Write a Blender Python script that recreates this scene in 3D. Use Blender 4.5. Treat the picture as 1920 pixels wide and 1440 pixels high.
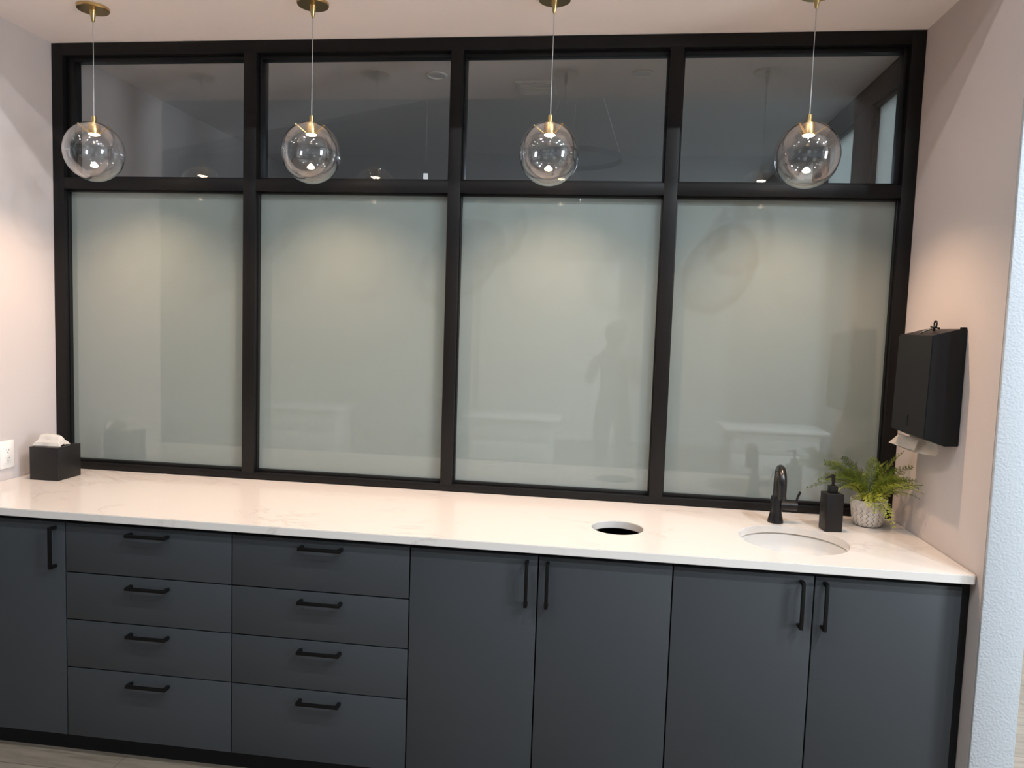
import bpy, bmesh, math, random
from mathutils import Vector, Matrix
PI = math.pi
for o in list(bpy.data.objects):
    bpy.data.objects.remove(o)
S = bpy.context.scene
COL = S.collection

# ------------------------------------------------------------------ camera
cam_d = bpy.data.cameras.new('camera')
cam = bpy.data.objects.new('camera', cam_d)
COL.objects.link(cam)
R_ = (0.99149006, 0.12575949, 0.03364538)
U_ = (-0.04293435, 0.07189739, 0.99648753)
F_ = (-0.12289875, 0.98945203, -0.07668495)
M = Matrix(((R_[0], U_[0], -F_[0], 2.4274), (R_[1], U_[1], -F_[1], -3.0017), (R_[2], U_[2], -F_[2], 1.6113), (0, 0, 0, 1)))
cam.matrix_world = M
cam_d.sensor_width = 36
cam_d.lens = 1381.08 / 1920 * 36
cam_d.clip_start = 0.05
S.camera = cam

# ------------------------------------------------------------------ world, exposure
w = bpy.data.worlds.new('world'); S.world = w; w.use_nodes = True
w.node_tree.nodes['Background'].inputs[0].default_value = (.75, .85, 1, 1)
w.node_tree.nodes['Background'].inputs[1].default_value = 0.05
S.view_settings.view_transform = 'Standard'
S.view_settings.look = 'None'
S.view_settings.gamma = 1
S.view_settings.use_curve_mapping = False
S.view_settings.exposure = 0.14

# ------------------------------------------------------------------ key dimensions (metres)
W = 3.568; H = 2.7676; ZC = 0.914; DY = -0.680; DC = -0.6547; WE = -0.705
BIGZ = 4.1

# ------------------------------------------------------------------ large area lights
def area(name, loc, target, sx, sy, power, col):
    d = bpy.data.lights.new(name, 'AREA'); d.shape = 'RECTANGLE'; d.size = sx; d.size_y = sy
    d.energy = power; d.color = col
    o = bpy.data.objects.new(name, d); COL.objects.link(o); o.location = loc
    o.rotation_euler = (Vector(target) - Vector(loc)).to_track_quat('-Z', 'Y').to_euler()
    return o
area('daylight_window_light', (7.5, -3.6, 1.7), (0, -2.2, 1.3), 1.1, 1.9, 140, (.80, .90, 1))
area('hallway_ceiling_light', (5.4, 2.0, 3.9), (5.4, 2.0, 0), 1.6, 3.0, 300, (.88, .95, 1))
area('back_room_fill_light', (2.4, 3.6, H - .05), (2.4, 3.6, 0), 1.2, .5, 15, (.76, .87, 1))  # added fill, kept out of view, brightens the room behind; not a real fixture

# ------------------------------------------------------------------ materials
MATS = {}
def principled(name, col, rough=.5, metal=0, spec=.5, coat=0, coat_rough=.03):
    m = bpy.data.materials.new(name); m.use_nodes = True
    b = m.node_tree.nodes['Principled BSDF']
    b.inputs['Base Color'].default_value = (*col, 1)
    b.inputs['Roughness'].default_value = rough
    b.inputs['Metallic'].default_value = metal
    b.inputs['Specular IOR Level'].default_value = spec
    b.inputs['Coat Weight'].default_value = coat
    b.inputs['Coat Roughness'].default_value = coat_rough
    MATS[name] = m
    return m
def nd(m, t, **kw):
    n = m.node_tree.nodes.new(t)
    for k, v in kw.items(): setattr(n, k, v)
    return n
def ln(m, a, b): m.node_tree.links.new(a, b)
def ramp(m, src, stops):
    r = nd(m, 'ShaderNodeValToRGB')
    e = r.color_ramp.elements
    e[0].position, e[0].color = stops[0][0], (*stops[0][1], 1)
    e[1].position, e[1].color = stops[-1][0], (*stops[-1][1], 1)
    for p, c in stops[1:-1]:
        x = e.new(p); x.color = (*c, 1)
    ln(m, src, r.inputs[0]); return r.outputs[0]
def coords(m, scale=(1, 1, 1)):
    t = nd(m, 'ShaderNodeTexCoord'); mp = nd(m, 'ShaderNodeMapping')
    mp.inputs['Scale'].default_value = scale
    ln(m, t.outputs['Object'], mp.inputs[0]); return mp.outputs[0]
def bump(m, height, strength, dist):
    b = nd(m, 'ShaderNodeBump'); b.inputs['Strength'].default_value = strength; b.inputs['Distance'].default_value = dist
    ln(m, height, b.inputs['Height']); ln(m, b.outputs[0], m.node_tree.nodes['Principled BSDF'].inputs['Normal'])
def noise(m, vec, scale, detail=3, rough=.5):
    n = nd(m, 'ShaderNodeTexNoise'); n.inputs['Scale'].default_value = scale
    n.inputs['Detail'].default_value = detail; n.inputs['Roughness'].default_value = rough
    ln(m, vec, n.inputs['Vector']); return n.outputs['Fac']

m = principled('wall_paint', (.555, .505, .49), .6, spec=.3)
bump(m, noise(m, coords(m), 160, 3), .12, .002)
m = principled('textured_wall_paint', (.44, .465, .49), .6, spec=.3)
v = nd(m, 'ShaderNodeTexVoronoi'); v.feature = 'SMOOTH_F1'; v.inputs['Scale'].default_value = 150
ln(m, coords(m), v.inputs['Vector'])
mx = nd(m, 'ShaderNodeMath', operation='ADD'); ln(m, v.outputs['Distance'], mx.inputs[0]); ln(m, noise(m, coords(m), 110, 3), mx.inputs[1])
bump(m, mx.outputs[0], .35, .003)
m = principled('ceiling_paint', (.88, .82, .81), .7, spec=.2)
bump(m, noise(m, coords(m), 120, 3), .1, .002)
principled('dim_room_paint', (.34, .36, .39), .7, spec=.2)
principled('clinic_wall_paint', (.72, .71, .70), .6, spec=.3)
principled('clinic_dark_paint', (.40, .42, .43), .6, spec=.3)
m = principled('black_frame', (.006, .0055, .0055), .42, spec=.24)
bump(m, noise(m, coords(m, (1, 1, 1)), 60, 2), .04, .001)
principled('black_stop', (.005, .005, .005), .42, spec=.3)
m = principled('slate_laminate', (.036, .039, .043), .45, spec=.32)
b = m.node_tree.nodes['Principled BSDF']
ln(m, ramp(m, noise(m, coords(m), 2.2, 2), [(.3, (.034, .038, .042)), (.7, (.038, .042, .046))]), b.inputs['Base Color'])
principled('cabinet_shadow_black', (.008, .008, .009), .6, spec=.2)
principled('black_handle', (.003, .003, .003), .4, spec=.2)
principled('matte_black', (.010, .009, .009), .42, spec=.3)
principled('satin_black_metal', (.007, .006, .006), .28, metal=0, spec=.5, coat=.15, coat_rough=.15)
principled('dispenser_black', (.008, .008, .009), .5, spec=.22)
principled('ceramic_white', (.66, .64, .61), .2, coat=.3)
principled('plastic_white', (.80, .78, .75), .35)
principled('slot_black', (.01, .01, .01), .6)
m = principled('tissue_white', (.86, .84, .80), .9, spec=.1)
bump(m, noise(m, coords(m), 55, 3), .35, .003)
m = principled('paper_white', (.82, .79, .74), .8, spec=.1)
bump(m, noise(m, coords(m), 220, 2), .2, .001)
principled('brass', (.62, .44, .20), .28, metal=1)
principled('cable_grey', (.45, .43, .42), .4, spec=.4)
principled('steel', (.55, .54, .52), .25, metal=1)
principled('soil', (.03, .022, .015), .95, spec=.1)
principled('frond_stem', (.035, .05, .012), .5)
principled('dark_clothes', (.03, .035, .045), .8)
principled('skin', (.45, .28, .21), .5)
principled('hair_dark', (.03, .02, .015), .6)
principled('cart_white', (.72, .73, .72), .3, coat=.3)

# quartz with faint veins
m = principled('quartz', (.80, .76, .71), .16, spec=.5, coat=.35, coat_rough=.05)
b = m.node_tree.nodes['Principled BSDF']
co = coords(m, (1, 1.6, 1))
n1 = nd(m, 'ShaderNodeTexNoise'); n1.inputs['Scale'].default_value = 1.7; n1.inputs['Detail'].default_value = 7; n1.inputs['Roughness'].default_value = .62
n1.inputs['Distortion'].default_value = .6
ln(m, co, n1.inputs['Vector'])
sb = nd(m, 'ShaderNodeMath', operation='SUBTRACT'); sb.inputs[1].default_value = .5; ln(m, n1.outputs['Fac'], sb.inputs[0])
ab = nd(m, 'ShaderNodeMath', operation='ABSOLUTE'); ln(m, sb.outputs[0], ab.inputs[0])
vein = ramp(m, ab.outputs[0], [(0, (1, 1, 1)), (.006, (.5, .5, .5)), (.022, (0, 0, 0))])
gate = ramp(m, noise(m, coords(m, (1, 1, 1)), 2.6, 2), [(.48, (0, 0, 0)), (.62, (1, 1, 1))])
mu = nd(m, 'ShaderNodeMath', operation='MULTIPLY'); ln(m, vein, mu.inputs[0]); ln(m, gate, mu.inputs[1])
mix = nd(m, 'ShaderNodeMix', data_type='RGBA')
mix.inputs['A'].default_value = (.62, .585, .55, 1); mix.inputs['B'].default_value = (.36, .31, .27, 1)
ms = nd(m, 'ShaderNodeMath', operation='MULTIPLY'); ms.inputs[1].default_value = .45; ln(m, mu.outputs[0], ms.inputs[0])
ln(m, ms.outputs[0], mix.inputs['Factor']); ln(m, mix.outputs['Result'], b.inputs['Base Color'])

# wood-look floor planks
m = principled('floor_planks', (.3, .25, .2), .45)
b = m.node_tree.nodes['Principled BSDF']
bk = nd(m, 'ShaderNodeTexBrick'); bk.offset = .37
bk.inputs['Scale'].default_value = 1; bk.inputs['Brick Width'].default_value = 1.2; bk.inputs['Row Height'].default_value = .18
bk.inputs['Mortar Size'].default_value = .0015
bk.inputs['Color1'].default_value = (.17, .135, .10, 1); bk.inputs['Color2'].default_value = (.25, .21, .165, 1); bk.inputs['Mortar'].default_value = (.1, .08, .06, 1)
ln(m, coords(m), bk.inputs['Vector'])
g = ramp(m, noise(m, coords(m, (1.2, 14, 1)), 3.2, 6, .65), [(.25, (.42, .40, .38)), (.5, (.85, .84, .82)), (.75, (1.15, 1.12, 1.08))])
mm = nd(m, 'ShaderNodeMix', data_type='RGBA', blend_type='MULTIPLY'); mm.inputs['Factor'].default_value = 1
ln(m, bk.outputs['Color'], mm.inputs['A']); ln(m, g, mm.inputs['B']); ln(m, mm.outputs['Result'], b.inputs['Base Color'])

# leaves
m = principled('fern_leaf', (.12, .20, .03), .5)
b = m.node_tree.nodes['Principled BSDF']
oi = nd(m, 'ShaderNodeObjectInfo')
av = nd(m, 'ShaderNodeMath', operation='MULTIPLY_ADD'); av.inputs[1].default_value = .5; ln(m, oi.outputs['Random'], av.inputs[0]); 
hv_ = nd(m, 'ShaderNodeMath', operation='MULTIPLY'); hv_.inputs[1].default_value = .5; ln(m, noise(m, coords(m), 60, 2), hv_.inputs[0]); ln(m, hv_.outputs[0], av.inputs[2])
ln(m, ramp(m, av.outputs[0], [(.22, (.04, .075, .010)), (.42, (.16, .22, .022)), (.66, (.46, .50, .07))]), b.inputs['Base Color'])
tr = nd(m, 'ShaderNodeBsdfTranslucent'); tr.inputs[0].default_value = (.20, .32, .04, 1)
ad = nd(m, 'ShaderNodeMixShader'); ad.inputs[0].default_value = .15
ln(m, b.outputs[0], ad.inputs[1]); ln(m, tr.outputs[0], ad.inputs[2])
ln(m, ad.outputs[0], m.node_tree.nodes['Material Output'].inputs[0])

# ceramic pot with vertical wavy incised lines
m = principled('pot_ceramic', (.62, .58, .53), .7)
b = m.node_tree.nodes['Principled BSDF']
tc = nd(m, 'ShaderNodeTexCoord'); sp = nd(m, 'ShaderNodeSeparateXYZ'); ln(m, tc.outputs['Object'], sp.inputs[0])
at = nd(m, 'ShaderNodeMath', operation='ARCTAN2'); ln(m, sp.outputs['Y'], at.inputs[0]); ln(m, sp.outputs['X'], at.inputs[1])
k = nd(m, 'ShaderNodeMath', operation='MULTIPLY'); k.inputs[1].default_value = 18 / (2 * PI); ln(m, at.outputs[0], k.inputs[0])
zz = nd(m, 'ShaderNodeMath', operation='MULTIPLY'); zz.inputs[1].default_value = 2 * PI / .017; ln(m, sp.outputs['Z'], zz.inputs[0])
sn = nd(m, 'ShaderNodeMath', operation='SINE'); ln(m, zz.outputs[0], sn.inputs[0])
sk = nd(m, 'ShaderNodeMath', operation='MULTIPLY'); sk.inputs[1].default_value = .17; ln(m, sn.outputs[0], sk.inputs[0])
su = nd(m, 'ShaderNodeMath', operation='ADD'); ln(m, k.outputs[0], su.inputs[0]); ln(m, sk.outputs[0], su.inputs[1])
fr = nd(m, 'ShaderNodeMath', operation='FRACT'); ln(m, su.outputs[0], fr.inputs[0])
s5 = nd(m, 'ShaderNodeMath', operation='SUBTRACT'); s5.inputs[1].default_value = .5; ln(m, fr.outputs[0], s5.inputs[0])
a5 = nd(m, 'ShaderNodeMath', operation='ABSOLUTE'); ln(m, s5.outputs[0], a5.inputs[0])
line = ramp(m, a5.outputs[0], [(.035, (1, 1, 1)), (.085, (0, 0, 0))])
zg = ramp(m, sp.outputs['Z'], [(.072, (1, 1, 1)), (.076, (0, 0, 0))])
lm = nd(m, 'ShaderNodeMath', operation='MULTIPLY'); ln(m, line, lm.inputs[0]); ln(m, zg, lm.inputs[1])
mix = nd(m, 'ShaderNodeMix', data_type='RGBA'); mix.inputs['B'].default_value = (.20, .16, .13, 1)
ln(m, ramp(m, noise(m, coords(m), 90, 3), [(.35, (.55, .50, .45)), (.65, (.70, .66, .61))]), mix.inputs['A'])
ln(m, lm.outputs[0], mix.inputs['Factor']); ln(m, mix.outputs['Result'], b.inputs['Base Color'])
inv = nd(m, 'ShaderNodeMath', operation='SUBTRACT'); inv.inputs[0].default_value = 1; ln(m, lm.outputs[0], inv.inputs[1])
bump(m, inv.outputs[0], .6, .002)

def emit(name, col, strength):
    m = bpy.data.materials.new(name); m.use_nodes = True; nt = m.node_tree; nt.nodes.clear()
    e = nt.nodes.new('ShaderNodeEmission'); e.inputs[0].default_value = (*col, 1); e.inputs[1].default_value = strength
    o = nt.nodes.new('ShaderNodeOutputMaterial'); nt.links.new(e.outputs[0], o.inputs[0]); MATS[name] = m; return m
emit('warm_led', (1, .74, .47), 60)
emit('downlight_led', (1, .95, .9), 25)
emit('tube_led', (.9, .95, 1), 6)

def thin_glass(name, f0, power, tint, grow=1.0):
    m = bpy.data.materials.new(name); m.use_nodes = True; nt = m.node_tree; nt.nodes.clear()
    lw = nt.nodes.new('ShaderNodeLayerWeight'); lw.inputs[0].default_value = .5
    p = nt.nodes.new('ShaderNodeMath'); p.operation = 'POWER'; p.inputs[1].default_value = power
    nt.links.new(lw.outputs['Facing'], p.inputs[0])
    mr = nt.nodes.new('ShaderNodeMapRange'); mr.inputs['To Min'].default_value = f0; mr.inputs['To Max'].default_value = grow
    nt.links.new(p.outputs[0], mr.inputs['Value'])
    t = nt.nodes.new('ShaderNodeBsdfTransparent'); t.inputs[0].default_value = (*tint, 1)
    g = nt.nodes.new('ShaderNodeBsdfGlossy'); g.inputs['Roughness'].default_value = 0.0; g.inputs[0].default_value = (1, 1, 1, 1)
    mx = nt.nodes.new('ShaderNodeMixShader'); o = nt.nodes.new('ShaderNodeOutputMaterial')
    nt.links.new(mr.outputs[0], mx.inputs[0]); nt.links.new(t.outputs[0], mx.inputs[1]); nt.links.new(g.outputs[0], mx.inputs[2])
    nt.links.new(mx.outputs[0], o.inputs[0]); MATS[name] = m; return m
thin_glass('clear_glass', .045, 5, (.96, .97, .97))
thin_glass('globe_glass', .060, 2.7, (.985, .98, .98), 1.0)

def frosted(name, col):
    m = principled(name, col, .55, spec=0, coat=1, coat_rough=.008)
    b = m.node_tree.nodes['Principled BSDF']; b.inputs['Coat IOR'].default_value = 1.9
    t = nd(m, 'ShaderNodeBsdfTranslucent'); t.inputs[0].default_value = (*[c * 1.3 for c in col], 1)
    x = nd(m, 'ShaderNodeMixShader'); x.inputs[0].default_value = .22
    ln(m, b.outputs[0], x.inputs[1]); ln(m, t.outputs[0], x.inputs[2]); ln(m, x.outputs[0], m.node_tree.nodes['Material Output'].inputs[0])
frosted('frosted_glass', (.245, .285, .27))
frosted('pale_frosted_glass', (.75, .80, .80))

# ------------------------------------------------------------------ mesh helpers
class MB:
    def __init__(s): s.bm = bmesh.new()
    def box(s, x0, x1, y0, y1, z0, z1, bev=0, seg=2):
        t = bmesh.new(); bmesh.ops.create_cube(t, size=1)
        for v in t.verts:
            v.co = Vector(((x0 + x1) / 2 + v.co.x * (x1 - x0), (y0 + y1) / 2 + v.co.y * (y1 - y0), (z0 + z1) / 2 + v.co.z * (z1 - z0)))
        if bev: bmesh.ops.bevel(t, geom=t.edges[:], offset=bev, segments=seg, affect='EDGES', profile=.5)
        s.merge(t); return s
    def merge(s, t, mat=None):
        if mat is not None: t.transform(mat)
        me = bpy.data.meshes.new('tmp'); t.to_mesh(me); t.free(); s.bm.from_mesh(me); bpy.data.meshes.remove(me)
    def lathe(s, prof, cx=0, cy=0, cz=0, n=48, close=False, mat=None):
        t = bmesh.new(); rings = []
        for r, z in prof:
            if r < 1e-6: rings.append([t.verts.new((0, 0, z))])
            else: rings.append([t.verts.new((r * math.cos(2 * PI * i / n), r * math.sin(2 * PI * i / n), z)) for i in range(n)])
        prs = list(zip(rings, rings[1:])) + ([(rings[-1], rings[0])] if close else [])
        for a, b in prs:
            for i in range(n):
                j = (i + 1) % n
                if len(a) == 1 and len(b) == 1: continue
                if len(a) == 1: t.faces.new((a[0], b[i], b[j]))
                elif len(b) == 1: t.faces.new((a[i], b[0], a[j]))
                else: t.faces.new((a[i], b[i], b[j], a[j]))
        bmesh.ops.recalc_face_normals(t, faces=t.faces[:])
        s.merge(t, Matrix.Translation((cx, cy, cz)) @ (mat or Matrix())); return s
    def tube(s, pts, rad, n=12, caps=True):
        t = bmesh.new(); pts = [Vector(p) for p in pts]; rs = rad if isinstance(rad, (list, tuple)) else [rad] * len(pts)
        up = None; rings = []
        for i, p in enumerate(pts):
            d = (pts[min(i + 1, len(pts) - 1)] - pts[max(i - 1, 0)]).normalized()
            if up is None:
                up = Vector((0, 0, 1)) if abs(d.z) < .9 else Vector((0, 1, 0))
            a = d.cross(up).normalized(); up = a.cross(d).normalized()
            rings.append([t.verts.new(p + (a * math.cos(2 * PI * k / n) + up * math.sin(2 * PI * k / n)) * rs[i]) for k in range(n)])
        for a, b in zip(rings, rings[1:]):
            for k in range(n): t.faces.new((a[k], a[(k + 1) % n], b[(k + 1) % n], b[k]))
        if caps: t.faces.new(rings[0]); t.faces.new(rings[-1])
        bmesh.ops.recalc_face_normals(t, faces=t.faces[:])
        s.merge(t); return s
    def prism(s, poly, axis, a, b, bev=0):
        t = bmesh.new()
        def P(u, v, w):
            return {'x': (w, u, v), 'y': (u, w, v), 'z': (u, v, w)}[axis]
        A = [t.verts.new(P(u, v, a)) for u, v in poly]; B = [t.verts.new(P(u, v, b)) for u, v in poly]
        t.faces.new(A); t.faces.new(B[::-1]); n = len(poly)
        for i in range(n): t.faces.new((A[i], B[i], B[(i + 1) % n], A[(i + 1) % n]))
        bmesh.ops.recalc_face_normals(t, faces=t.faces[:])
        if bev: bmesh.ops.bevel(t, geom=t.edges[:], offset=bev, segments=2, affect='EDGES')
        s.merge(t); return s
    def build(s, name, mat, parent=None, smooth=True, origin=None):
        me = bpy.data.meshes.new(name)
        if origin is not None: s.bm.transform(Matrix.Translation(-Vector(origin)))
        if smooth:
            for f in s.bm.faces: f.smooth = True
            for e in s.bm.edges:
                if len(e.link_faces) == 2 and e.calc_face_angle(0) > math.radians(32): e.smooth = False
        s.bm.to_mesh(me); s.bm.free(); me.materials.append(MATS[mat])
        o = bpy.data.objects.new(name, me); COL.objects.link(o)
        if origin is not None: o.location = origin
        if parent: o.parent = parent
        return o
def tag(o, label=None, cat=None, group=None, kind=None):
    if label: o['label'] = label
    if cat: o['category'] = cat
    if group: o['group'] = group
    if kind: o['kind'] = kind
    return o
def empty(name, loc, label=None, cat=None, group=None, kind=None):
    o = bpy.data.objects.new(name, None); COL.objects.link(o); o.location = loc; o.empty_display_size = .1
    return tag(o, label, cat, group, kind)
def struct(name, mb, mat): return tag(mb.build(name, mat), kind='structure')
def copy_tree(o, parent=None):
    c = o.copy(); COL.objects.link(c)
    if parent: c.parent = parent
    for ch in list(o.children): copy_tree(ch, c)
    return c

# ------------------------------------------------------------------ room shell
struct('floor', MB().box(-4.2, 7.7, -7.7, 4.7, -.1, 0), 'floor_planks')
struct('ceiling', MB().box(-.13, 3.691, WE, 4.5, H, H + .12), 'ceiling_paint')
struct('wall_left', MB().box(-.13, 0, WE, 4.5, 0, H), 'wall_paint')
struct('wall_right', MB().box(W, 3.691, WE, .14, 0, H), 'wall_paint')
struct('wall_right_end', MB().box(W + .0005, 3.693, WE - .012, WE, 0, H + .12, bev=.004), 'textured_wall_paint')
struct('wall_header', MB().box(-4.2, 3.693, WE - .012, WE + .1, H + .12, BIGZ), 'clinic_wall_paint')
struct('wall_header_right', MB().box(3.693, 7.7, WE - .012, WE + .1, 3.2, BIGZ), 'clinic_wall_paint')
struct('wall_back_left', MB().box(-4.2, -.13, WE - .012, WE + .1, 0, H + .12), 'clinic_wall_paint')
struct('wall_far_left', MB().box(-4.3, -4.2, -7.7, WE + .1, 0, BIGZ), 'clinic_dark_paint')
struct('wall_far_right', MB().box(7.6, 7.7, -7.7, 4.7, 0, BIGZ), 'clinic_wall_paint')
struct('wall_opposite', MB().box(-4.2, 7.6, -7.8, -7.7, 0, BIGZ), 'clinic_dark_paint')
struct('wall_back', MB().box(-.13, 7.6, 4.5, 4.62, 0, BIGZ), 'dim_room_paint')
struct('ceiling_clinic', MB().box(-4.2, 7.6, -7.7, WE + .1, BIGZ, BIGZ + .1), 'clinic_wall_paint')
struct('ceiling_hallway', MB().box(3.693, 7.6, WE + .1, 4.62, BIGZ, BIGZ + .1), 'ceiling_paint')
# a sloping soffit beam in the clinic room
bm_ = MB().prism([(-4.2, 3.0), (1.9, BIGZ - .002), (-4.2, BIGZ - .002)], 'y', -4.6, -4.3)
struct('trim_1', bm_, 'clinic_dark_paint')
struct('wall_below_window', MB().box(.002, W - .002, .012, .13, 0, ZC - .03), 'wall_paint')

# ------------------------------------------------------------------ black framed interior window, wall to wall
win = empty('window_1', (0, 0, ZC), kind='structure')
def wpart(name, mb, mat): return mb.build(name, mat, win, origin=None)
def child(o, par):
    o.parent = par; o.matrix_parent_inverse = Matrix.Translation(-par.location); return o
FX = [(0, .052), (.879, .936), (1.763, 1.814), (2.631, 2.684), (3.517, W)]
YB = .115
f = MB()
f.box(*FX[0], 0, YB, ZC, H - .001, .002).box(*FX[4], 0, YB, ZC, H - .001, .002)
f.box(.05, 3.519, .0005, YB, 2.716, H - .001, .002).box(.05, 3.519, .0005, YB, ZC + .0005, .944, .002)
child(f.build('window_frame', 'black_frame'), win)
for a, b in FX[1:4]:
    child(MB().box(a, b, .0002, YB, .94, 2.72, .002).build('mullion', 'black_frame'), win)
for i in range(4):
    x0, x1 = FX[i][1], FX[i + 1][0]
    child(MB().box(x0 - .004, x1 + .004, .001, YB, 2.150, 2.199, .002).build('transom', 'black_frame'), win)
def stops(x0, x1, z0, z1, yf, yg, l, r, t, b):
    s = MB()
    e = .001
    s.box(x0 - e, x0 + l, yf, yg + .02, z0 - e, z1 + e, .0015).box(x1 - r, x1 + e, yf, yg + .02, z0 - e, z1 + e, .0015)
    s.box(x0 + l - e, x1 - r + e, yf + .0005, yg + .02, z1 - t, z1 + e, .0015).box(x0 + l - e, x1 - r + e, yf + .0005, yg + .02, z0 - e, z0 + b, .0015)
    return s
for i in range(4):
    x0, x1 = FX[i][1], FX[i + 1][0]
    l = .038 if i == 0 else (.012 if i == 1 else .008)
    r = .018 if i == 3 else .007
    child(stops(x0, x1, 2.199, 2.716, .024, .048, l, r, .019, .010).build('glazing_stop', 'black_stop'), win)
    child(stops(x0, x1, .944, 2.150, .022, .041, .006, .005, .008, .013).build('glazing_stop', 'black_stop'), win)
    child(MB().box(x0 + .002, x1 - .002, .046, .052, 2.201, 2.714).build('clear_pane', 'clear_glass', smooth=False), win)
    child(MB().box(x0 + .002, x1 - .002, .040, .050, .946, 2.148).build('frosted_pane', 'frosted_glass', smooth=False), win)

# side glazing of the room behind, seen through the clear panes
win2 = empty('window_2', (3.6, .14, 0), kind='structure')
f = MB()
f.box(W, 3.66, .1405, 4.4, H - .11, H - .001, .003).box(W, 3.66, .1405, 4.4, 2.10, 2.16, .003).box(W, 3.66, .1405, 4.4, 0, .3, .003)
ys = [(.1405, .17), (.56, .80), (1.30, 1.50), (2.2, 2.35), (3.1, 3.25), (4.2, 4.4)]
for a, b in ys: f.box(W + .001, 3.659, a, b, .01, H - .01, .003)
child(f.build('window_frame', 'black_frame'), win2)
for (a, b), (c, d) in zip(ys, ys[1:]):
    s = MB()
    for z0, z1 in ((2.16, H - .11),):
        s.box(3.585, 3.62, b, b + .02, z0, z1).box(3.585, 3.62, c - .02, c, z0, z1).box(3.585, 3.62, b, c, z1 - .014, z1)
    child(s.build('glazing_stop', 'black_stop'), win2)
    child(MB().box(3.60, 3.608, b, c, 2.16, H - .11).build('pane', 'pale_frosted_glass', smooth=False), win2)
    child(MB().box(3.60, 3.608, b, c, .3, 2.10).build('pane', 'pale_frosted_glass', smooth=False), win2)

# ------------------------------------------------------------------ countertop with round bin hole and round sink cut-out
HOLE = (2.499, -.397, .0915); SINK = (3.10, -.40, .18)
def countertop():
    x0, x1, y0, y1, z0, z1 = .002, W - .002, DY, -.0005, ZC - .028, ZC
    bm = bmesh.new()
    r = .012; outer = [(x0, y1), (x0, y0)]
    for k in range(7):
        a = -PI / 2 + k * PI / 12; outer.append((x1 - r + r * math.cos(a), y0 + r + r * math.sin(a)))
    outer.append((x1, y1))
    loops = [outer]
    for cx, cy, rr in (HOLE, SINK):
        loops.append([(cx + rr * math.cos(2 * PI * i / 72), cy + rr * math.sin(2 * PI * i / 72)) for i in range(72)])
    E = []
    for lp in loops:
        vs = [bm.verts.new((x, y, z1)) for x, y in lp]
        E += [bm.edges.new((vs[i], vs[(i + 1) % len(vs)])) for i in range(len(vs))]
    bmesh.ops.triangle_fill(bm, use_beauty=True, use_dissolve=False, edges=E)
    # drop any triangles that fell inside the holes
    dead = [f for f in bm.faces if any((f.calc_center_median().xy - Vector((c[0], c[1]))).length < c[2] * .98 for c in (HOLE, SINK))]
    if dead: bmesh.ops.delete(bm, geom=dead, context='FACES_ONLY')
    top = bm.faces[:]
    ret = bmesh.ops.extrude_face_region(bm, geom=top)
    for v in ret['geom']:
        if isinstance(v, bmesh.types.BMVert): v.co.z = z0
    bmesh.ops.recalc_face_normals(bm, faces=bm.faces[:])
    sharp = [e for e in bm.edges if e.calc_face_angle(0) > 1.2 and abs(e.verts[0].co.z - e.verts[1].co.z) < 1e-6]
    bmesh.ops.bevel(bm, geom=sharp, offset=.0018, segments=2, affect='EDGES')
    m = MB(); m.merge(bm); o = m.build('countertop', 'quartz')
    return tag(o, 'long white veined quartz worktop with a round bin hole and sink cut-out', 'countertop')
countertop()

# undermount sink bowl
sk = empty('undermount_sink', (SINK[0], SINK[1], ZC - .17), 'round white ceramic undermount sink set below the worktop near the faucet', 'sink')
z = ZC - .0305
prof = [(.200, z), (.188, z), (.185, z - .004), (.186, z - .03), (.180, z - .07), (.155, z - .105), (.10, z - .125), (.024, z - .132),
        (.024, z - .145), (.11, z - .142), (.17, z - .12), (.198, z - .07), (.200, z - .01)]
child(MB().lathe(prof, SINK[0], SINK[1], 0, 64, close=True).build('basin', 'ceramic_white'), sk)
child(MB().lathe([(0, z - .1335), (.018, z - .1335), (.0235, z - .131), (.0238, z - .136), (0, z - .136)], SINK[0], SINK[1], 0, 32).build('drain', 'steel'), sk)

# ------------------------------------------------------------------ cabinets
TOPZ = .871; BOTZ = .085; FT = .019
def carcass(x0, x1, par, right_panel=0):
    m = MB(); yb = -.02; yf = DC + FT + .002; zt = ZC - .0285
    m.box(x0, x0 + .016, yf, yb, BOTZ, zt).box(x1 - .016, x1, yf, yb, BOTZ, zt)
    m.box(x0 + .016, x1 - .016, yf, yb, BOTZ, BOTZ + .016).box(x0 + .016, x1 - .016, yb - .012, yb, BOTZ + .016, zt)
    m.box(x0 + .016, x1 - .016, yf, yf + .02, TOPZ - .03, zt)
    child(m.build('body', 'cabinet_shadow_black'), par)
def panel(x0, x1, z0, z1, name, par):
    g = .0022
    o = MB().box(x0 + g, x1 - g, DC, DC + FT, z0 + g, z1 - g, .0012).build(name, 'slate_laminate', origin=((x0 + x1) / 2, DC, z1))
    child(o, par); return o
def handle(cx, cz, vert, door):
    L = .150; t = .011; p = .034; m = MB()
    if vert:
        m.box(cx - t / 2, cx + t / 2, DC - p, DC - p + .009, cz - L / 2, cz + L / 2, .001)
        for s in (-1, 1):
            zc = cz + s * (L / 2 - .0055); m.box(cx - t / 2, cx + t / 2, DC - p + .008, DC - .0002, zc - .0055, zc + .0055, .001)
    else:
        m.box(cx - L / 2, cx + L / 2, DC - p, DC - p + .009, cz - t / 2, cz + t / 2, .001)
        for s in (-1, 1):
            xc = cx + s * (L / 2 - .0055); m.box(xc - .0055, xc + .0055, DC - p + .008, DC - .0002, cz - t / 2, cz + t / 2, .001)
    o = m.build('handle', 'black_handle', origin=(cx, DC, cz))
    o.parent = door; o.matrix_parent_inverse = (Matrix.Translation(door.location)).inverted()
    # door itself hangs from the cabinet empty: account for its full offset
    return o
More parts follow.
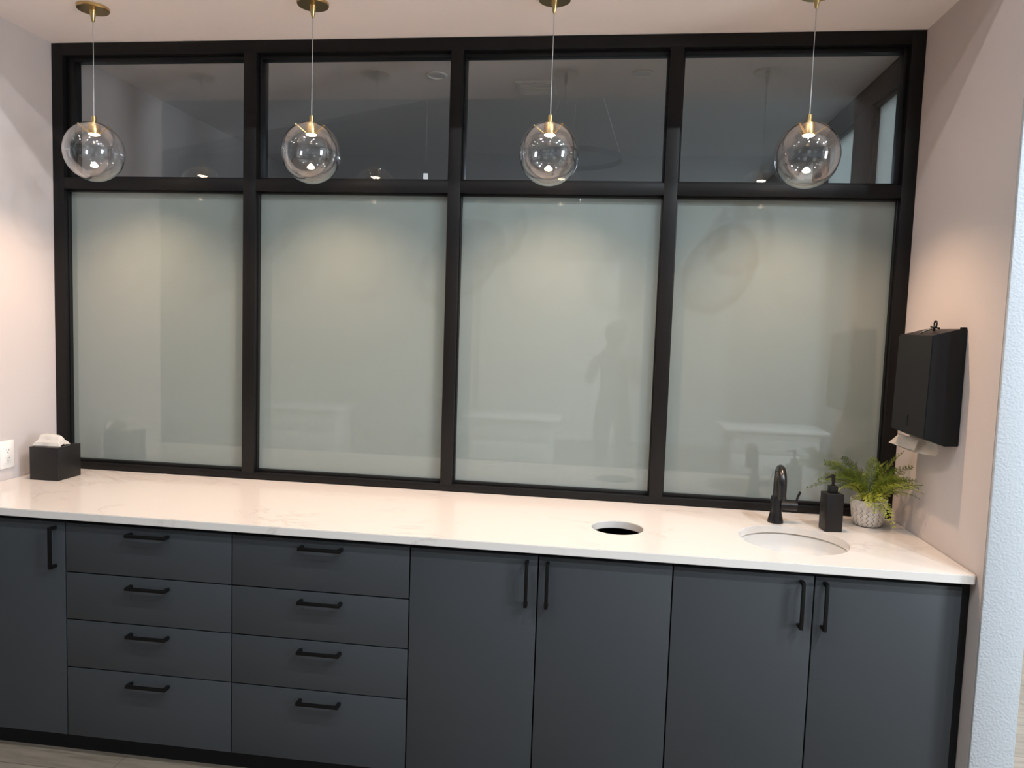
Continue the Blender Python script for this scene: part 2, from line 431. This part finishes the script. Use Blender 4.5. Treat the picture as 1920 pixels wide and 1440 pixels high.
def cab(x0, x1, label):
    return empty('base_cabinet', ((x0 + x1) / 2, -.3, BOTZ), label, 'cabinet', 'slate grey base cabinets under the worktop')
def attach_handle(cx, cz, vert, door, caboff):
    o = handle(cx, cz, vert, door)
    o.matrix_parent_inverse = Matrix.Translation(-Vector(door.location))
    return o
def door(x0, x1, hx, par):
    d = panel(x0, x1, BOTZ, TOPZ, 'door', par); attach_handle(hx, .781, True, d, par)
c = cab(.002, .557, 'single-door slate grey cabinet at the far left with one vertical black pull'); carcass(.002, .557, c)
door(.014, .558, .521, c)
child(MB().box(.0025, .013, DC + .004, DC + FT, BOTZ, TOPZ).build('filler_strip', 'slate_laminate'), c)
for x0, x1, lab, hx in ((.558, 1.184, 'slate grey four-drawer cabinet beside the far-left door, left one of two drawer stacks', .880), (1.184, 1.813, 'slate grey four-drawer cabinet between the other drawer stack and the doors', 1.507)):
    c = cab(x0, x1, lab); carcass(x0 + .001, x1 - .001, c)
    for z0, z1, hz in ((.691, TOPZ, .845), (.5185, .691, .658), (.342, .5185, .484), (BOTZ, .342, .305)):
        d = panel(x0, x1, z0, z1, 'drawer', c); attach_handle(hx, hz, False, d, c)
c = cab(1.813, 2.674, 'slate grey double-door cabinet under the round bin hole'); carcass(1.814, 2.673, c)
door(1.813, 2.2425, 2.207, c); door(2.2425, 2.674, 2.274, c)
c = cab(2.674, 3.5405, 'slate grey double-door cabinet under the sink and faucet'); carcass(2.675, 3.5405, c)
door(2.674, 3.108, 3.068, c); door(3.108, 3.5405, 3.138, c)
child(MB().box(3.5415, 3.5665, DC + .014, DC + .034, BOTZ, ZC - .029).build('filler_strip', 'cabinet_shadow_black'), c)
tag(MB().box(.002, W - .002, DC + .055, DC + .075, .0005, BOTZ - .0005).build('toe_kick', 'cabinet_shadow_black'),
    'long black toe kick board recessed under the slate grey cabinets', 'toe kick')
# ------------------------------------------------------------------ pendants
def pendant():
    root = empty('pendant_light', (0, 0, 0), 'x', 'pendant light', 'clear glass globe pendants over the worktop')
    zc = 2.230; Rg = .108
    MB().lathe([(0, H - .0005), (.057, H - .0005), (.057, H - .009), (.055, H - .0115), (.012, H - .012), (.011, H - .02), (.006, H - .05), (.003, H - .056), (0, H - .056)], n=48).build('canopy', 'brass', root)
    MB().tube([(0, 0, H - .054), (0, 0, zc + Rg + .018)], .0016, 8).build('cable', 'cable_grey', root)
    # glass shell, open at the top
    zs = 1.035; n = 40; a0 = math.asin(.030 / Rg); out = []; inn = []
    for k in range(n + 1):
        a = a0 + (PI - a0) * k / n
        out.append((max(0, Rg * math.sin(a)), zc + Rg * zs * math.cos(a)))
    ri = Rg - .0022
    a1 = math.asin(.030 / ri)
    for k in range(n, -1, -1):
        a = a1 + (PI - a1) * k / n
        inn.append((max(0, ri * math.sin(a)), zc + ri * zs * math.cos(a)))
    out[-1] = (0, out[-1][1]); inn[0] = (0, inn[0][1])
    MB().lathe(out + inn, n=64).build('globe_shade', 'globe_glass', root)
    zt = zc + Rg * zs
    MB().lathe([(0, zt + .022), (.0085, zt + .022), (.009, zt + .0215), (.009, zt - .006), (0, zt - .006)], n=24).build('stem_cap', 'brass', root)
    zb = zt - .046
    MB().lathe([(0, zt - .004), (.0205, zt - .004), (.0215, zt - .006), (.0215, zb), (.0195, zb), (.0195, zb + .002), (0, zb + .002)], n=36).build('lamp_socket', 'brass', root)
    MB().lathe([(.0193, zb + .0015), (.0185, zb - .0015), (.012, zb - .004), (0, zb - .005)], n=32).build('led_lens', 'warm_led', root)
    ld = bpy.data.lights.new('lamp_beam', 'SPOT'); ld.energy = 50; ld.color = (1, .67, .44); ld.spot_size = math.radians(126); ld.spot_blend = 1; ld.shadow_soft_size = .009
    lo = bpy.data.objects.new('lamp_beam', ld); COL.objects.link(lo); lo.location = (0, 0, zb - .012); lo.parent = root
    for k in range(3):
        a = math.radians(95 + 120 * k); m = MB(); t = bmesh.new()
        L = .046; bmesh.ops.create_cube(t, size=1)
        bmesh.ops.scale(t, vec=(L, .0075, .003), verts=t.verts)
        mat = Matrix.Rotation(a, 4, 'Z') @ Matrix.Translation((.022 + L / 2 * math.cos(.58), 0, zb + .004 + L / 2 * math.sin(.58))) @ Matrix.Rotation(-.58, 4, 'Y')
        m.merge(t, mat); m.build('support_arm', 'brass', root)
    return root
PX = (.447, 1.318, 2.201, 3.083)
PL = ('clear glass globe pendant at the far left, hanging near the left wall',
      'clear glass globe pendant hanging in front of the second window bay from the left',
      'clear glass globe pendant hanging in front of the third window bay from the left',
      'clear glass globe pendant at the far right, hanging above the sink')
p0 = pendant()
for i, x in enumerate(PX):
    p = p0 if i == 0 else copy_tree(p0)
    p.location = (x, -.335, 0); p['label'] = PL[i]; p.rotation_euler = (0, 0, (.5, .1, -.25, .2)[i])

# ------------------------------------------------------------------ tissue box
tb = empty('tissue_box', (.146, -.187, ZC), 'black cube tissue box cover in the left corner of the worktop', 'tissue box')
m = MB(); x0, x1, y0, y1, z0, z1 = .082, .210, -.254, -.120, ZC + .0005, 1.052
m.box(x0, x1, y0, y0 + .006, z0, z1, .001).box(x0, x1, y1 - .006, y1, z0, z1, .001).box(x0, x0 + .006, y0 + .005, y1 - .005, z0, z1, .001).box(x1 - .006, x1, y0 + .005, y1 - .005, z0, z1, .001)
m.box(x0 + .005, x1 - .005, y0 + .005, y0 + .045, z1 - .007, z1 - .001).box(x0 + .005, x1 - .005, y1 - .045, y1 - .005, z1 - .007, z1 - .001)
m.box(x0 + .005, x0 + .022, y0 + .04, y1 - .04, z1 - .007, z1 - .001).box(x1 - .022, x1 - .005, y0 + .04, y1 - .04, z1 - .007, z1 - .001)
child(m.build('box_cover', 'matte_black'), tb)
def tissue():
    random.seed(4); bm = bmesh.new(); nx, ny = 30, 22; g = []
    for i in range(nx + 1):
        row = []
        u = i / nx * 2 - 1
        for j in range(ny + 1):
            v = j / ny * 2 - 1
            # a puffed, loosely rolled lump with a skirt at the base
            zz = .041 * (1 - abs(v) ** 4.5) * (1 - .9 * abs(u) ** 14) * (1 + .05 * math.sin(u * 2.3 + 2.4))
            zz += (.0030 * math.sin(9 * v + 1.2 * u) + .0014 * math.sin(19 * v - 3 * u + 1)) * (1 - v * v)
            x = .050 * u * (1 + .10 * abs(v) ** 3) + .0015 * math.sin(v * 7); y = .022 * v * (1 + .08 * abs(u)) + .0012 * math.sin(u * 6 + 3 * v)
            if abs(v) > .9: x *= 1.10; y *= 1.4
            if abs(u) > .95: x *= 1.05
            if abs(v) > .98: zz = max(zz, 0) * .3
            row.append(bm.verts.new((x, y, max(zz, .0005))))
        g.append(row)
    for i in range(nx):
        for j in range(ny): bm.faces.new((g[i][j], g[i + 1][j], g[i + 1][j + 1], g[i][j + 1]))
    bmesh.ops.solidify(bm, geom=bm.faces[:], thickness=.0006)
    m = MB(); m.merge(bm, Matrix.Translation((.130, -.190, 1.0515)) @ Matrix.Rotation(.05, 4, 'Z'))
    return m.build('tissue', 'tissue_white')
tag(tissue(), 'crumpled white tissue sticking out of the black cube box', 'tissue')

# ------------------------------------------------------------------ wall outlet
oy, oz = -.2815, 1.0195
ot = empty('wall_outlet', (0, oy, oz), 'white duplex electrical outlet on the left wall beside the tissue box', 'outlet')
child(MB().box(.0005, .006, oy - .035, oy + .035, oz - .0575, oz + .0575, .0025).build('cover_plate', 'plastic_white'), ot)
r = child(MB().box(.0055, .0085, oy - .0165, oy + .0165, oz - .033, oz + .033, .001).build('receptacle', 'plastic_white'), ot)
s = MB()
for dz in (-.017, .017):
    s.box(.0083, .0088, oy - .0075, oy - .0055, oz + dz - .001, oz + dz + .007).box(.0083, .0088, oy + .0045, oy + .0065, oz + dz - .001, oz + dz + .006)
    s.lathe([(0, 0), (.0026, 0), (.0026, .0005), (0, .0005)], 0, 0, 0, 12, mat=Matrix.Translation((.0083, oy, oz + dz - .008)) @ Matrix.Rotation(PI / 2, 4, 'Y'))
s = s.build('slots', 'slot_black'); child(s, ot)

# ------------------------------------------------------------------ faucet
fx, fy = 3.091, -.172
fa = empty('faucet', (fx, fy, ZC), 'matte black gooseneck faucet behind the round sink', 'faucet')
child(MB().lathe([(0, .0005), (.0285, .0005), (.0290, .004), (.0262, .016), (.0222, .032), (.0205, .045), (.0205, .098), (.0195, .1), (0, .1)], fx, fy, ZC, 40).build('faucet_body', 'satin_black_metal'), fa)
pts = []; Ra = .052
for k in range(5): pts.append((fx, fy, ZC + .095 + k * .0165))
for k in range(1, 19):
    a = PI * k / 18 * 1.0; pts.append((fx - .06 * (1 - math.cos(a)) * Ra, fy - Ra * (1 - math.cos(a)), ZC + .161 + Ra * math.sin(a)))
ex = pts[-1]
for k in range(1, 4): pts.append((ex[0], ex[1], ex[2] - k * .014))
child(MB().tube(pts, .0145, 20).build('spout', 'satin_black_metal'), fa)
child(MB().tube([(ex[0], ex[1], ex[2] - .040), (ex[0], ex[1], ex[2] - .052)], .0155, 20).build('aerator', 'satin_black_metal'), fa)
hv = MB().tube([(fx + .015, fy, ZC + .066), (fx + .046, fy, ZC + .066)], .0165, 24).build('handle_hub', 'matte_black'); child(hv, fa)
child(MB().tube([(fx + .0465, fy, ZC + .066), (fx + .074, fy, ZC + .066)], .0168, 24).build('handle_cap', 'matte_black'), fa)
child(MB().tube([(fx + .070, fy, ZC + .070), (fx + .075, fy - .002, ZC + .100), (fx + .083, fy - .004, ZC + .122)], [.0048, .0042, .0045], 12).build('lever', 'satin_black_metal'), fa)

# ------------------------------------------------------------------ soap dispenser
sd = empty('soap_dispenser', (3.270, -.236, ZC), 'square matte black pump soap dispenser between the faucet and the potted fern', 'soap dispenser')
sd.rotation_euler = (0, 0, math.radians(6))
MB().box(-.031, .031, -.031, .031, .0005, .138, .003).build('bottle', 'matte_black', sd)
MB().box(-.014, .014, -.014, .014, .1375, .164, .002).lathe([(0, .1635), (.0075, .1635), (.0075, .168), (0, .168)], n=20).build('collar', 'matte_black', sd)
m = MB().lathe([(0, .167), (.0048, .167), (.0048, .180), (.0068, .181), (.0068, .2), (.0078, .201), (.0078, .205), (0, .205)], n=20)
m.tube([(0, 0, .198), (-.014, -.007, .1985), (-.026, -.012, .1965), (-.031, -.014, .192)], [.004, .0038, .0034, .0032], 10)
m.build('pump', 'matte_black', sd)

# ------------------------------------------------------------------ potted fern
PC = Vector((3.434, -.130, ZC))
pf = empty('potted_fern', PC, 'green fern in a pale ceramic pot with wavy lines, in the right corner', 'potted plant')
MB().lathe([(0, .0005), (.036, .0005), (.045, .004), (.053, .016), (.058, .04), (.0615, .07), (.0635, .098), (.0625, .101), (.0595, .101), (.0575, .098), (.055, .07), (.05, .07), (0, .07)], n=72).build('pot', 'pot_ceramic', pf)
MB().lathe([(0, .088), (.03, .088), (.0555, .084), (.0555, .078), (0, .078)], n=32).build('soil', 'soil', pf)
random.seed(11)
def frond(tip, rise, width, npin=13, seed=0, roll=None):
    rnd = random.Random(seed)
    tip = Vector(tip) - PC
    base = Vector((rnd.uniform(-.018, .018), rnd.uniform(-.018, .018), .086))
    d = tip - base; mid = base + d * .42 + Vector((0, 0, rise))
    def P(t): return base * (1 - t) ** 2 + mid * 2 * t * (1 - t) + tip * t * t
    def T(t): return (2 * (1 - t) * (mid - base) + 2 * t * (tip - mid)).normalized()
    bm = bmesh.new()
    rachis = MB().tube([P(k / 14) for k in range(15)], [.0014 * (1 - .6 * k / 14) for k in range(15)], 6)
    if roll is None: roll = rnd.uniform(.35, 1.0) * (1 if d.x < 0 else -1)
    for k in range(npin):
        t = .16 + .84 * (k + .5) / npin
        p = P(t); tg = T(t); side = tg.cross(Vector((0, 0, 1)))
        if side.length < .1: side = Vector((1, 0, 0))
        side.normalize(); side = Matrix.Rotation(roll, 3, tg) @ side; upv = side.cross(tg).normalized()
        env = math.sin(PI * min(1, (t - .06) / .97)) ** .6 * (1.1 - .55 * t)
        L = min(width, .24 * d.length) * env * rnd.uniform(.85, 1.15)
        for s in (-1, 1):
            ax = (side * s * .84 + tg * .52 + upv * rnd.uniform(-.15, .28)).normalized()
            nr = ax.cross(tg * s).normalized(); bl = nr.cross(ax).normalized()
            nl = 6; w0 = .0009
            bm.faces.new([bm.verts.new(p + bl * w0), bm.verts.new(p - bl * w0), bm.verts.new(p + ax * L)])
            for q in range(nl):
                u = (q + .45) / nl; c = p + ax * L * u * .95
                ll = L * .34 * (1 - .5 * u) + .002
                for s2 in (-1, 1):
                    la = (bl * s2 * .55 + ax * .84 + nr * rnd.uniform(-.3, .3)).normalized(); lb = la.cross(nr).normalized()
                    wv = ll * .095 + .0003
                    vs = [bm.verts.new(c), bm.verts.new(c + la * ll * .6 + lb * wv), bm.verts.new(c + la * ll), bm.verts.new(c + la * ll * .6 - lb * wv)]
                    bm.faces.new(vs)
    for v in bm.verts:
        v.co.x = min(v.co.x, W - .004 - PC.x); v.co.z = max(v.co.z, .003)
        if v.co.y > -PC.y - .003: v.co.y = -PC.y - .003
    m = MB(); m.merge(bm); fo = m.build('frond', 'fern_leaf', pf, smooth=False)
    st = rachis.build('rachis', 'frond_stem', fo)
fr = [((3.200, -.150, 1.045), .10, .042), ((3.275, -.100, 1.135), .08, .046), ((3.262, -.120, 1.150), .06, .040), ((3.330, -.150, 1.120), .075, .040),
      ((3.538, -.150, 1.205), .05, .036), ((3.525, -.110, 1.165), .06, .040), ((3.50, -.09, 1.150), .08, .045), ((3.46, -.08, 1.165), .05, .045),
      ((3.545, -.335, 1.085), .075, .036), ((3.548, -.290, 1.058), .07, .032), ((3.548, -.250, 1.115), .07, .040), ((3.535, -.20, 1.10), .08, .044), ((3.55, -.27, 1.09), .09, .040),
      ((3.488, -.245, .935), .095, .036), ((3.395, -.245, 1.010), .07, .042), ((3.345, -.20, 1.015), .055, .036), ((3.44, -.235, 1.030), .05, .044),
      ((3.38, -.055, 1.13), .06, .04), ((3.305, -.19, 1.05), .085, .038), ((3.30, -.08, 1.07), .10, .044), ((3.50, -.22, 1.05), .07, .042), ((3.245, -.13, 1.075), .10, .040),
      ((3.225, -.17, 1.06), .12, .038), ((3.35, -.06, 1.155), .05, .044), ((3.41, -.05, 1.10), .07, .045), ((3.52, -.14, 1.13), .09, .045), ((3.548, -.31, 1.11), .05, .038), ((3.42, -.24, .985), .09, .040), ((3.545, -.22, 1.16), .06, .036)]
for i, (t, r, wd) in enumerate(fr): frond(t, r, wd * (1.2 if t[0] < 3.4 else 1.05), 15, i, roll=(.55 if abs(t[0] - PC.x) < .06 else None))

# ------------------------------------------------------------------ paper towel dispenser
td = empty('towel_dispenser', (W, -.36, 1.46), 'black metal folded paper towel dispenser mounted on the right wall', 'towel dispenser')
ya, yb_ = -.495, -.222
poly = [(W - .0008, 1.277), (W - .044, 1.275), (W - .109, 1.299), (W - .104, 1.630), (W - .018, 1.654), (W - .0008, 1.654)]
t = MB().prism([(a, b) for a, b in poly], 'y', ya, yb_, .0022)
child(t.build('housing', 'dispenser_black'), td)
child(MB().box(W - .1105, W - .1082, -.3585, -.3555, 1.322, 1.362).build('sight_slot', 'slot_black'), td)
child(MB().box(W - .012, W - .001, -.49, -.466, 1.6535, 1.660, .001).build('hinge_tab', 'dispenser_black'), td)
child(MB().tube([(W - .080, -.335, 1.6385), (W - .052, -.362, 1.655)], .0028, 10).build('lock_lever', 'steel'), td)
k = MB().tube([(W - .050, -.368, 1.6465), (W - .050, -.371, 1.657)], .0042, 12)
k.tube([(W - .05 , -.378 - .0095 * math.cos(a), 1.6695 + .0105 * math.sin(a)) for a in [2 * PI * q / 24 for q in range(25)]], .0028, 8, caps=False)
k.tube([(W - .056, -.358, 1.661), (W - .044, -.394, 1.6555)], .0032, 8)
child(k.build('key', 'matte_black'), td)
# hanging paper towel
def towel():
    bm = bmesh.new()
    # rows from slot down: (x offset, z) along, columns along y
    cols = [(-.452, .1), (-.42, .25), (-.38, .45), (-.33, .62), (-.28, .8), (-.240, 1.0)]
    g = []
    for y, s in cols:
        dr = .030 + .012 * math.sin(s * 3.0)
        row = []
        for u in (0, .2, .4, .6, .8, 1):
            x = W - .050 - .030 * s * u + .010 * math.sin(u * 3 + s * 2)
            z = 1.2735 + (.006 * s) * (1 - u) - (dr + .002) * math.sin(u * 1.45)
            yy = y + .10 * u * s * .9 + (1 - s) * (-.002)* u
            row.append(bm.verts.new((x, yy - .012 * u, z)))
        g.append(row)
    for i in range(len(g) - 1):
        for j in range(5): bm.faces.new((g[i][j], g[i + 1][j], g[i + 1][j + 1], g[i][j + 1]))
    bmesh.ops.solidify(bm, geom=bm.faces[:], thickness=.0007)
    # second, rolled fold of the sheet
    h = []
    for y, s in cols[2:]:
        row = []
        for u in (0, .33, .66, 1):
            row.append(bm.verts.new((W - .060 - .018 * s - .012 * u, y + .02 + .11 * (s - .45) * u, 1.273 - .010 * u * s - .033 * u + .006 * s)))
        h.append(row)
    nf = []
    for i in range(len(h) - 1):
        for j in range(3): nf.append(bm.faces.new((h[i][j], h[i + 1][j], h[i + 1][j + 1], h[i][j + 1])))
    bmesh.ops.solidify(bm, geom=nf, thickness=.0007)
    m = MB(); m.merge(bm); return m.build('paper_towel', 'paper_white')
tag(towel(), 'folded white paper towel hanging out of the black dispenser', 'paper towel')

# ------------------------------------------------------------------ fixtures in the room behind the clear panes
def downlight(x, y, z, name='ceiling_downlight', mat='plastic_white', r=.05, lens='cart_white'):
    t = empty(name, (x, y, z))
    child(MB().lathe([(r * .72, -.001), (r, -.001), (r, -.006), (r * .8, -.009), (r * .72, -.004)], x, y, z, 32, close=True).build('trim_ring', mat), t)
    child(MB().lathe([(0, -.0012), (r * .71, -.0012), (r * .71, -.004), (0, -.004)], x, y, z, 32).build('lens', lens), t)
    return t
tag(downlight(1.60, .44, H), 'round ceiling downlight seen through the second clear pane', 'downlight')
tag(downlight(2.545, .44, H), 'round ceiling downlight seen through the third clear pane', 'downlight')
vt = empty('air_vent', (2.05, .62, H), 'square white ceiling air vent seen through the third clear pane', 'air vent')
v = MB()
x0, x1, y0, y1 = 1.955, 2.14, .53, .72
v.box(x0, x1, y0, y0 + .022, H - .008, H - .0005, .001).box(x0, x1, y1 - .022, y1, H - .008, H - .0005, .001).box(x0, x0 + .022, y0 + .02, y1 - .02, H - .008, H - .0005, .001).box(x1 - .022, x1, y0 + .02, y1 - .02, H - .008, H - .0005, .001)
child(v.build('vent_frame', 'plastic_white'), vt)
v = MB()
for q in range(7): v.box(x0 + .02, x1 - .02, y0 + .026 + q * .021, y0 + .034 + q * .021, H - .006, H - .001)
child(v.build('louvre', 'plastic_white'), vt)

# ------------------------------------------------------------------ the clinic behind the camera (seen as reflections in the glass)
DL = [(x, y, k) for y in (-2.3, -3.3) for x, k in ((-2.2, 0), (-.6, 0), (1.0, 1), (2.6, 1), (4.2, 2), (5.8, 2))]
DLP = ((4.5, (1, .95, .92)), (17, (.97, .97, 1)), (62, (.80, .91, 1)))
for x, y, k in DL:
    t = downlight(x, y, BIGZ, r=.09, lens='downlight_led')
    ld = bpy.data.lights.new('downlight_beam', 'AREA'); ld.shape = 'DISK'; ld.size = .11; ld.energy, ld.color = DLP[k]
    lo = bpy.data.objects.new('downlight_beam', ld); COL.objects.link(lo); lo.location = (0, 0, -.010); lo.parent = t
    col = ('far left', 'second from the left', 'third from the left', 'third from the right', 'second from the right', 'far right')[DL.index((x, y, k)) % 6]
    row = 'row nearest the worktop' if y > -3 else 'row behind the camera'
    tag(t, 'lit recessed clinic ceiling downlight, ' + col + ' in the ' + row, 'downlight', 'recessed downlights in the clinic ceiling')
rc = empty('ring_chandelier', (2.1, -3.95, 3.2), 'thin ring chandelier hanging in the clinic, mirrored in the third pane', 'chandelier')
ringp = [(.40, 0), (.415, 0), (.415, .045), (.40, .045)]
child(MB().lathe(ringp, 2.1, -3.95, 3.18, 64, close=True).build('ring', 'matte_black'), rc)
w_ = MB()
for q in range(3):
    a = 2 * PI * q / 3 + .3; w_.tube([(2.1 + .407 * math.cos(a), -3.95 + .407 * math.sin(a), 3.224), (2.1 + .1 * math.cos(a), -3.95 + .1 * math.sin(a), BIGZ - .001)], .002, 6)
child(w_.build('suspension_wire', 'cable_grey'), rc)
cp = empty('cylinder_pendant', (.66, -3.9, 3.0), 'slim lit cylinder pendant hanging in the clinic, mirrored in the second pane', 'pendant light')
child(MB().tube([(.66, -3.9, 3.14), (.66, -3.9, BIGZ - .001)], .0025, 6).build('cable', 'cable_grey'), cp)
child(MB().lathe([(0, .0), (.024, 0), (.024, .10), (0, .10)], .66, -3.9, 3.045, 20).build('cap', 'matte_black'), cp)
child(MB().lathe([(0, -.10), (.023, -.10), (.023, -.0005), (0, -.0005)], .66, -3.9, 3.045, 20).build('lit_tube', 'tube_led'), cp)
for x, lab in ((-.62, 'white clinic cart mirrored faintly in the second frosted pane'), (1.56, 'white clinic cart mirrored faintly in the third frosted pane'), (4.03, 'white clinic cart mirrored faintly in the rightmost frosted pane')):
    cr = empty('clinic_cart', (x, -4.1, 0), lab, 'cart', 'white carts in the clinic')
    child(MB().box(x - .47, x + .47, -4.45, -3.9, .715, .745, .004).build('worktop', 'cart_white'), cr)
    child(MB().box(x - .40, x + .40, -4.42, -3.95, .10, .7145, .004).build('body', 'cart_white'), cr)
    for k in range(3):
        child(MB().box(x - .38, x + .38, -3.9485, -3.935, .13 + k * .195, .31 + k * .195, .003).build('drawer', 'cart_white'), cr)
# wall panel behind
struct('trim_2', MB().box(.6, 2.6, -7.69, -7.6, 0, 2.6, .01), 'cart_white')

# photographer, mirrored faintly in the third frosted pane
def person():
    root = empty('person', (2.52, -3.38, 0), 'person in dark clothes standing and holding up a phone, mirrored in the glass', 'person')
    me = bpy.data.meshes.new('body')
    J = {'pel': (0, 0, .93, .13), 'sp': (0, 0, 1.10, .12), 'ch': (0, .01, 1.28, .135), 'nk': (0, .02, 1.42, .055), 'hb': (0, .04, 1.49, .06), 'hd': (0, .05, 1.57, .088), 'ht': (0, .04, 1.635, .07),
         'ls': (-.17, .01, 1.36, .055), 'le': (-.22, .08, 1.16, .042), 'lw': (-.14, .22, 1.36, .028), 'lp': (-.10, .25, 1.43, .03),
         'rs': (.17, .01, 1.36, .055), 're': (.23, .08, 1.16, .042), 'rw': (.06, .22, 1.36, .028), 'rp': (.02, .25, 1.43, .03),
         'lh': (-.09, 0, .88, .095), 'lk': (-.10, .02, .50, .06), 'la': (-.10, 0, .09, .042), 'lt': (-.11, .15, .04, .035),
         'rh': (.09, 0, .88, .095), 'rk': (.10, .02, .50, .06), 'ra': (.10, 0, .09, .042), 'rt': (.11, .15, .04, .035)}
    E = [('pel', 'sp'), ('sp', 'ch'), ('ch', 'nk'), ('nk', 'hb'), ('hb', 'hd'), ('hd', 'ht'), ('ch', 'ls'), ('ls', 'le'), ('le', 'lw'), ('lw', 'lp'), ('ch', 'rs'), ('rs', 're'), ('re', 'rw'), ('rw', 'rp'),
         ('pel', 'lh'), ('lh', 'lk'), ('lk', 'la'), ('la', 'lt'), ('pel', 'rh'), ('rh', 'rk'), ('rk', 'ra'), ('ra', 'rt')]
    names = list(J)
    V = [J[n][:3] for n in names]; Rd = [J[n][3] for n in names]
    ed = [(names.index(a), names.index(b)) for a, b in E]
    # fingers, wrapped towards the phone
    for hnd, sx in (('lp', 1), ('rp', -1)):
        h = names.index(hnd); hx, hy, hz = J[hnd][:3]
        for q in range(5):
            dz = .025 - q * .014 if q < 4 else -.01
            b0 = len(V)
            V.append((hx + sx * .03, hy + (.012 if q < 4 else -.018), hz + dz + .01)); Rd.append(.009)
            V.append((hx + sx * (.055 - .004 * abs(q - 1)), hy + (.014 if q < 4 else -.012), hz + dz + .012)); Rd.append(.0075)
            ed += [(h, b0), (b0, b0 + 1)]
    me.from_pydata(V, ed, [])
    o = bpy.data.objects.new('body', me); COL.objects.link(o); o.parent = root
    o.modifiers.new('skin', 'SKIN')
    sk = me.skin_vertices[0].data
    for i, r in enumerate(Rd): sk[i].radius = (r, r * (.72 if i in (0, 1, 2) else 1))
    sk[0].use_root = True
    sub = o.modifiers.new('sub', 'SUBSURF'); sub.levels = 1; sub.render_levels = 2
    me.materials.append(MATS['dark_clothes'])
    MB().lathe([(0, .10), (.05, .09), (.088, .05), (.098, 0), (.09, -.06), (.075, -.07), (.08, 0), (.07, .05), (0, .085)], 0, .025, 1.60, 24).build('hair', 'hair_dark', root)
    return root
person()
tag(MB().box(2.44, 2.52, -3.118, -3.110, 1.425, 1.58, .003).build('phone', 'matte_black'), 'black phone held up by the person in dark clothes', 'phone')
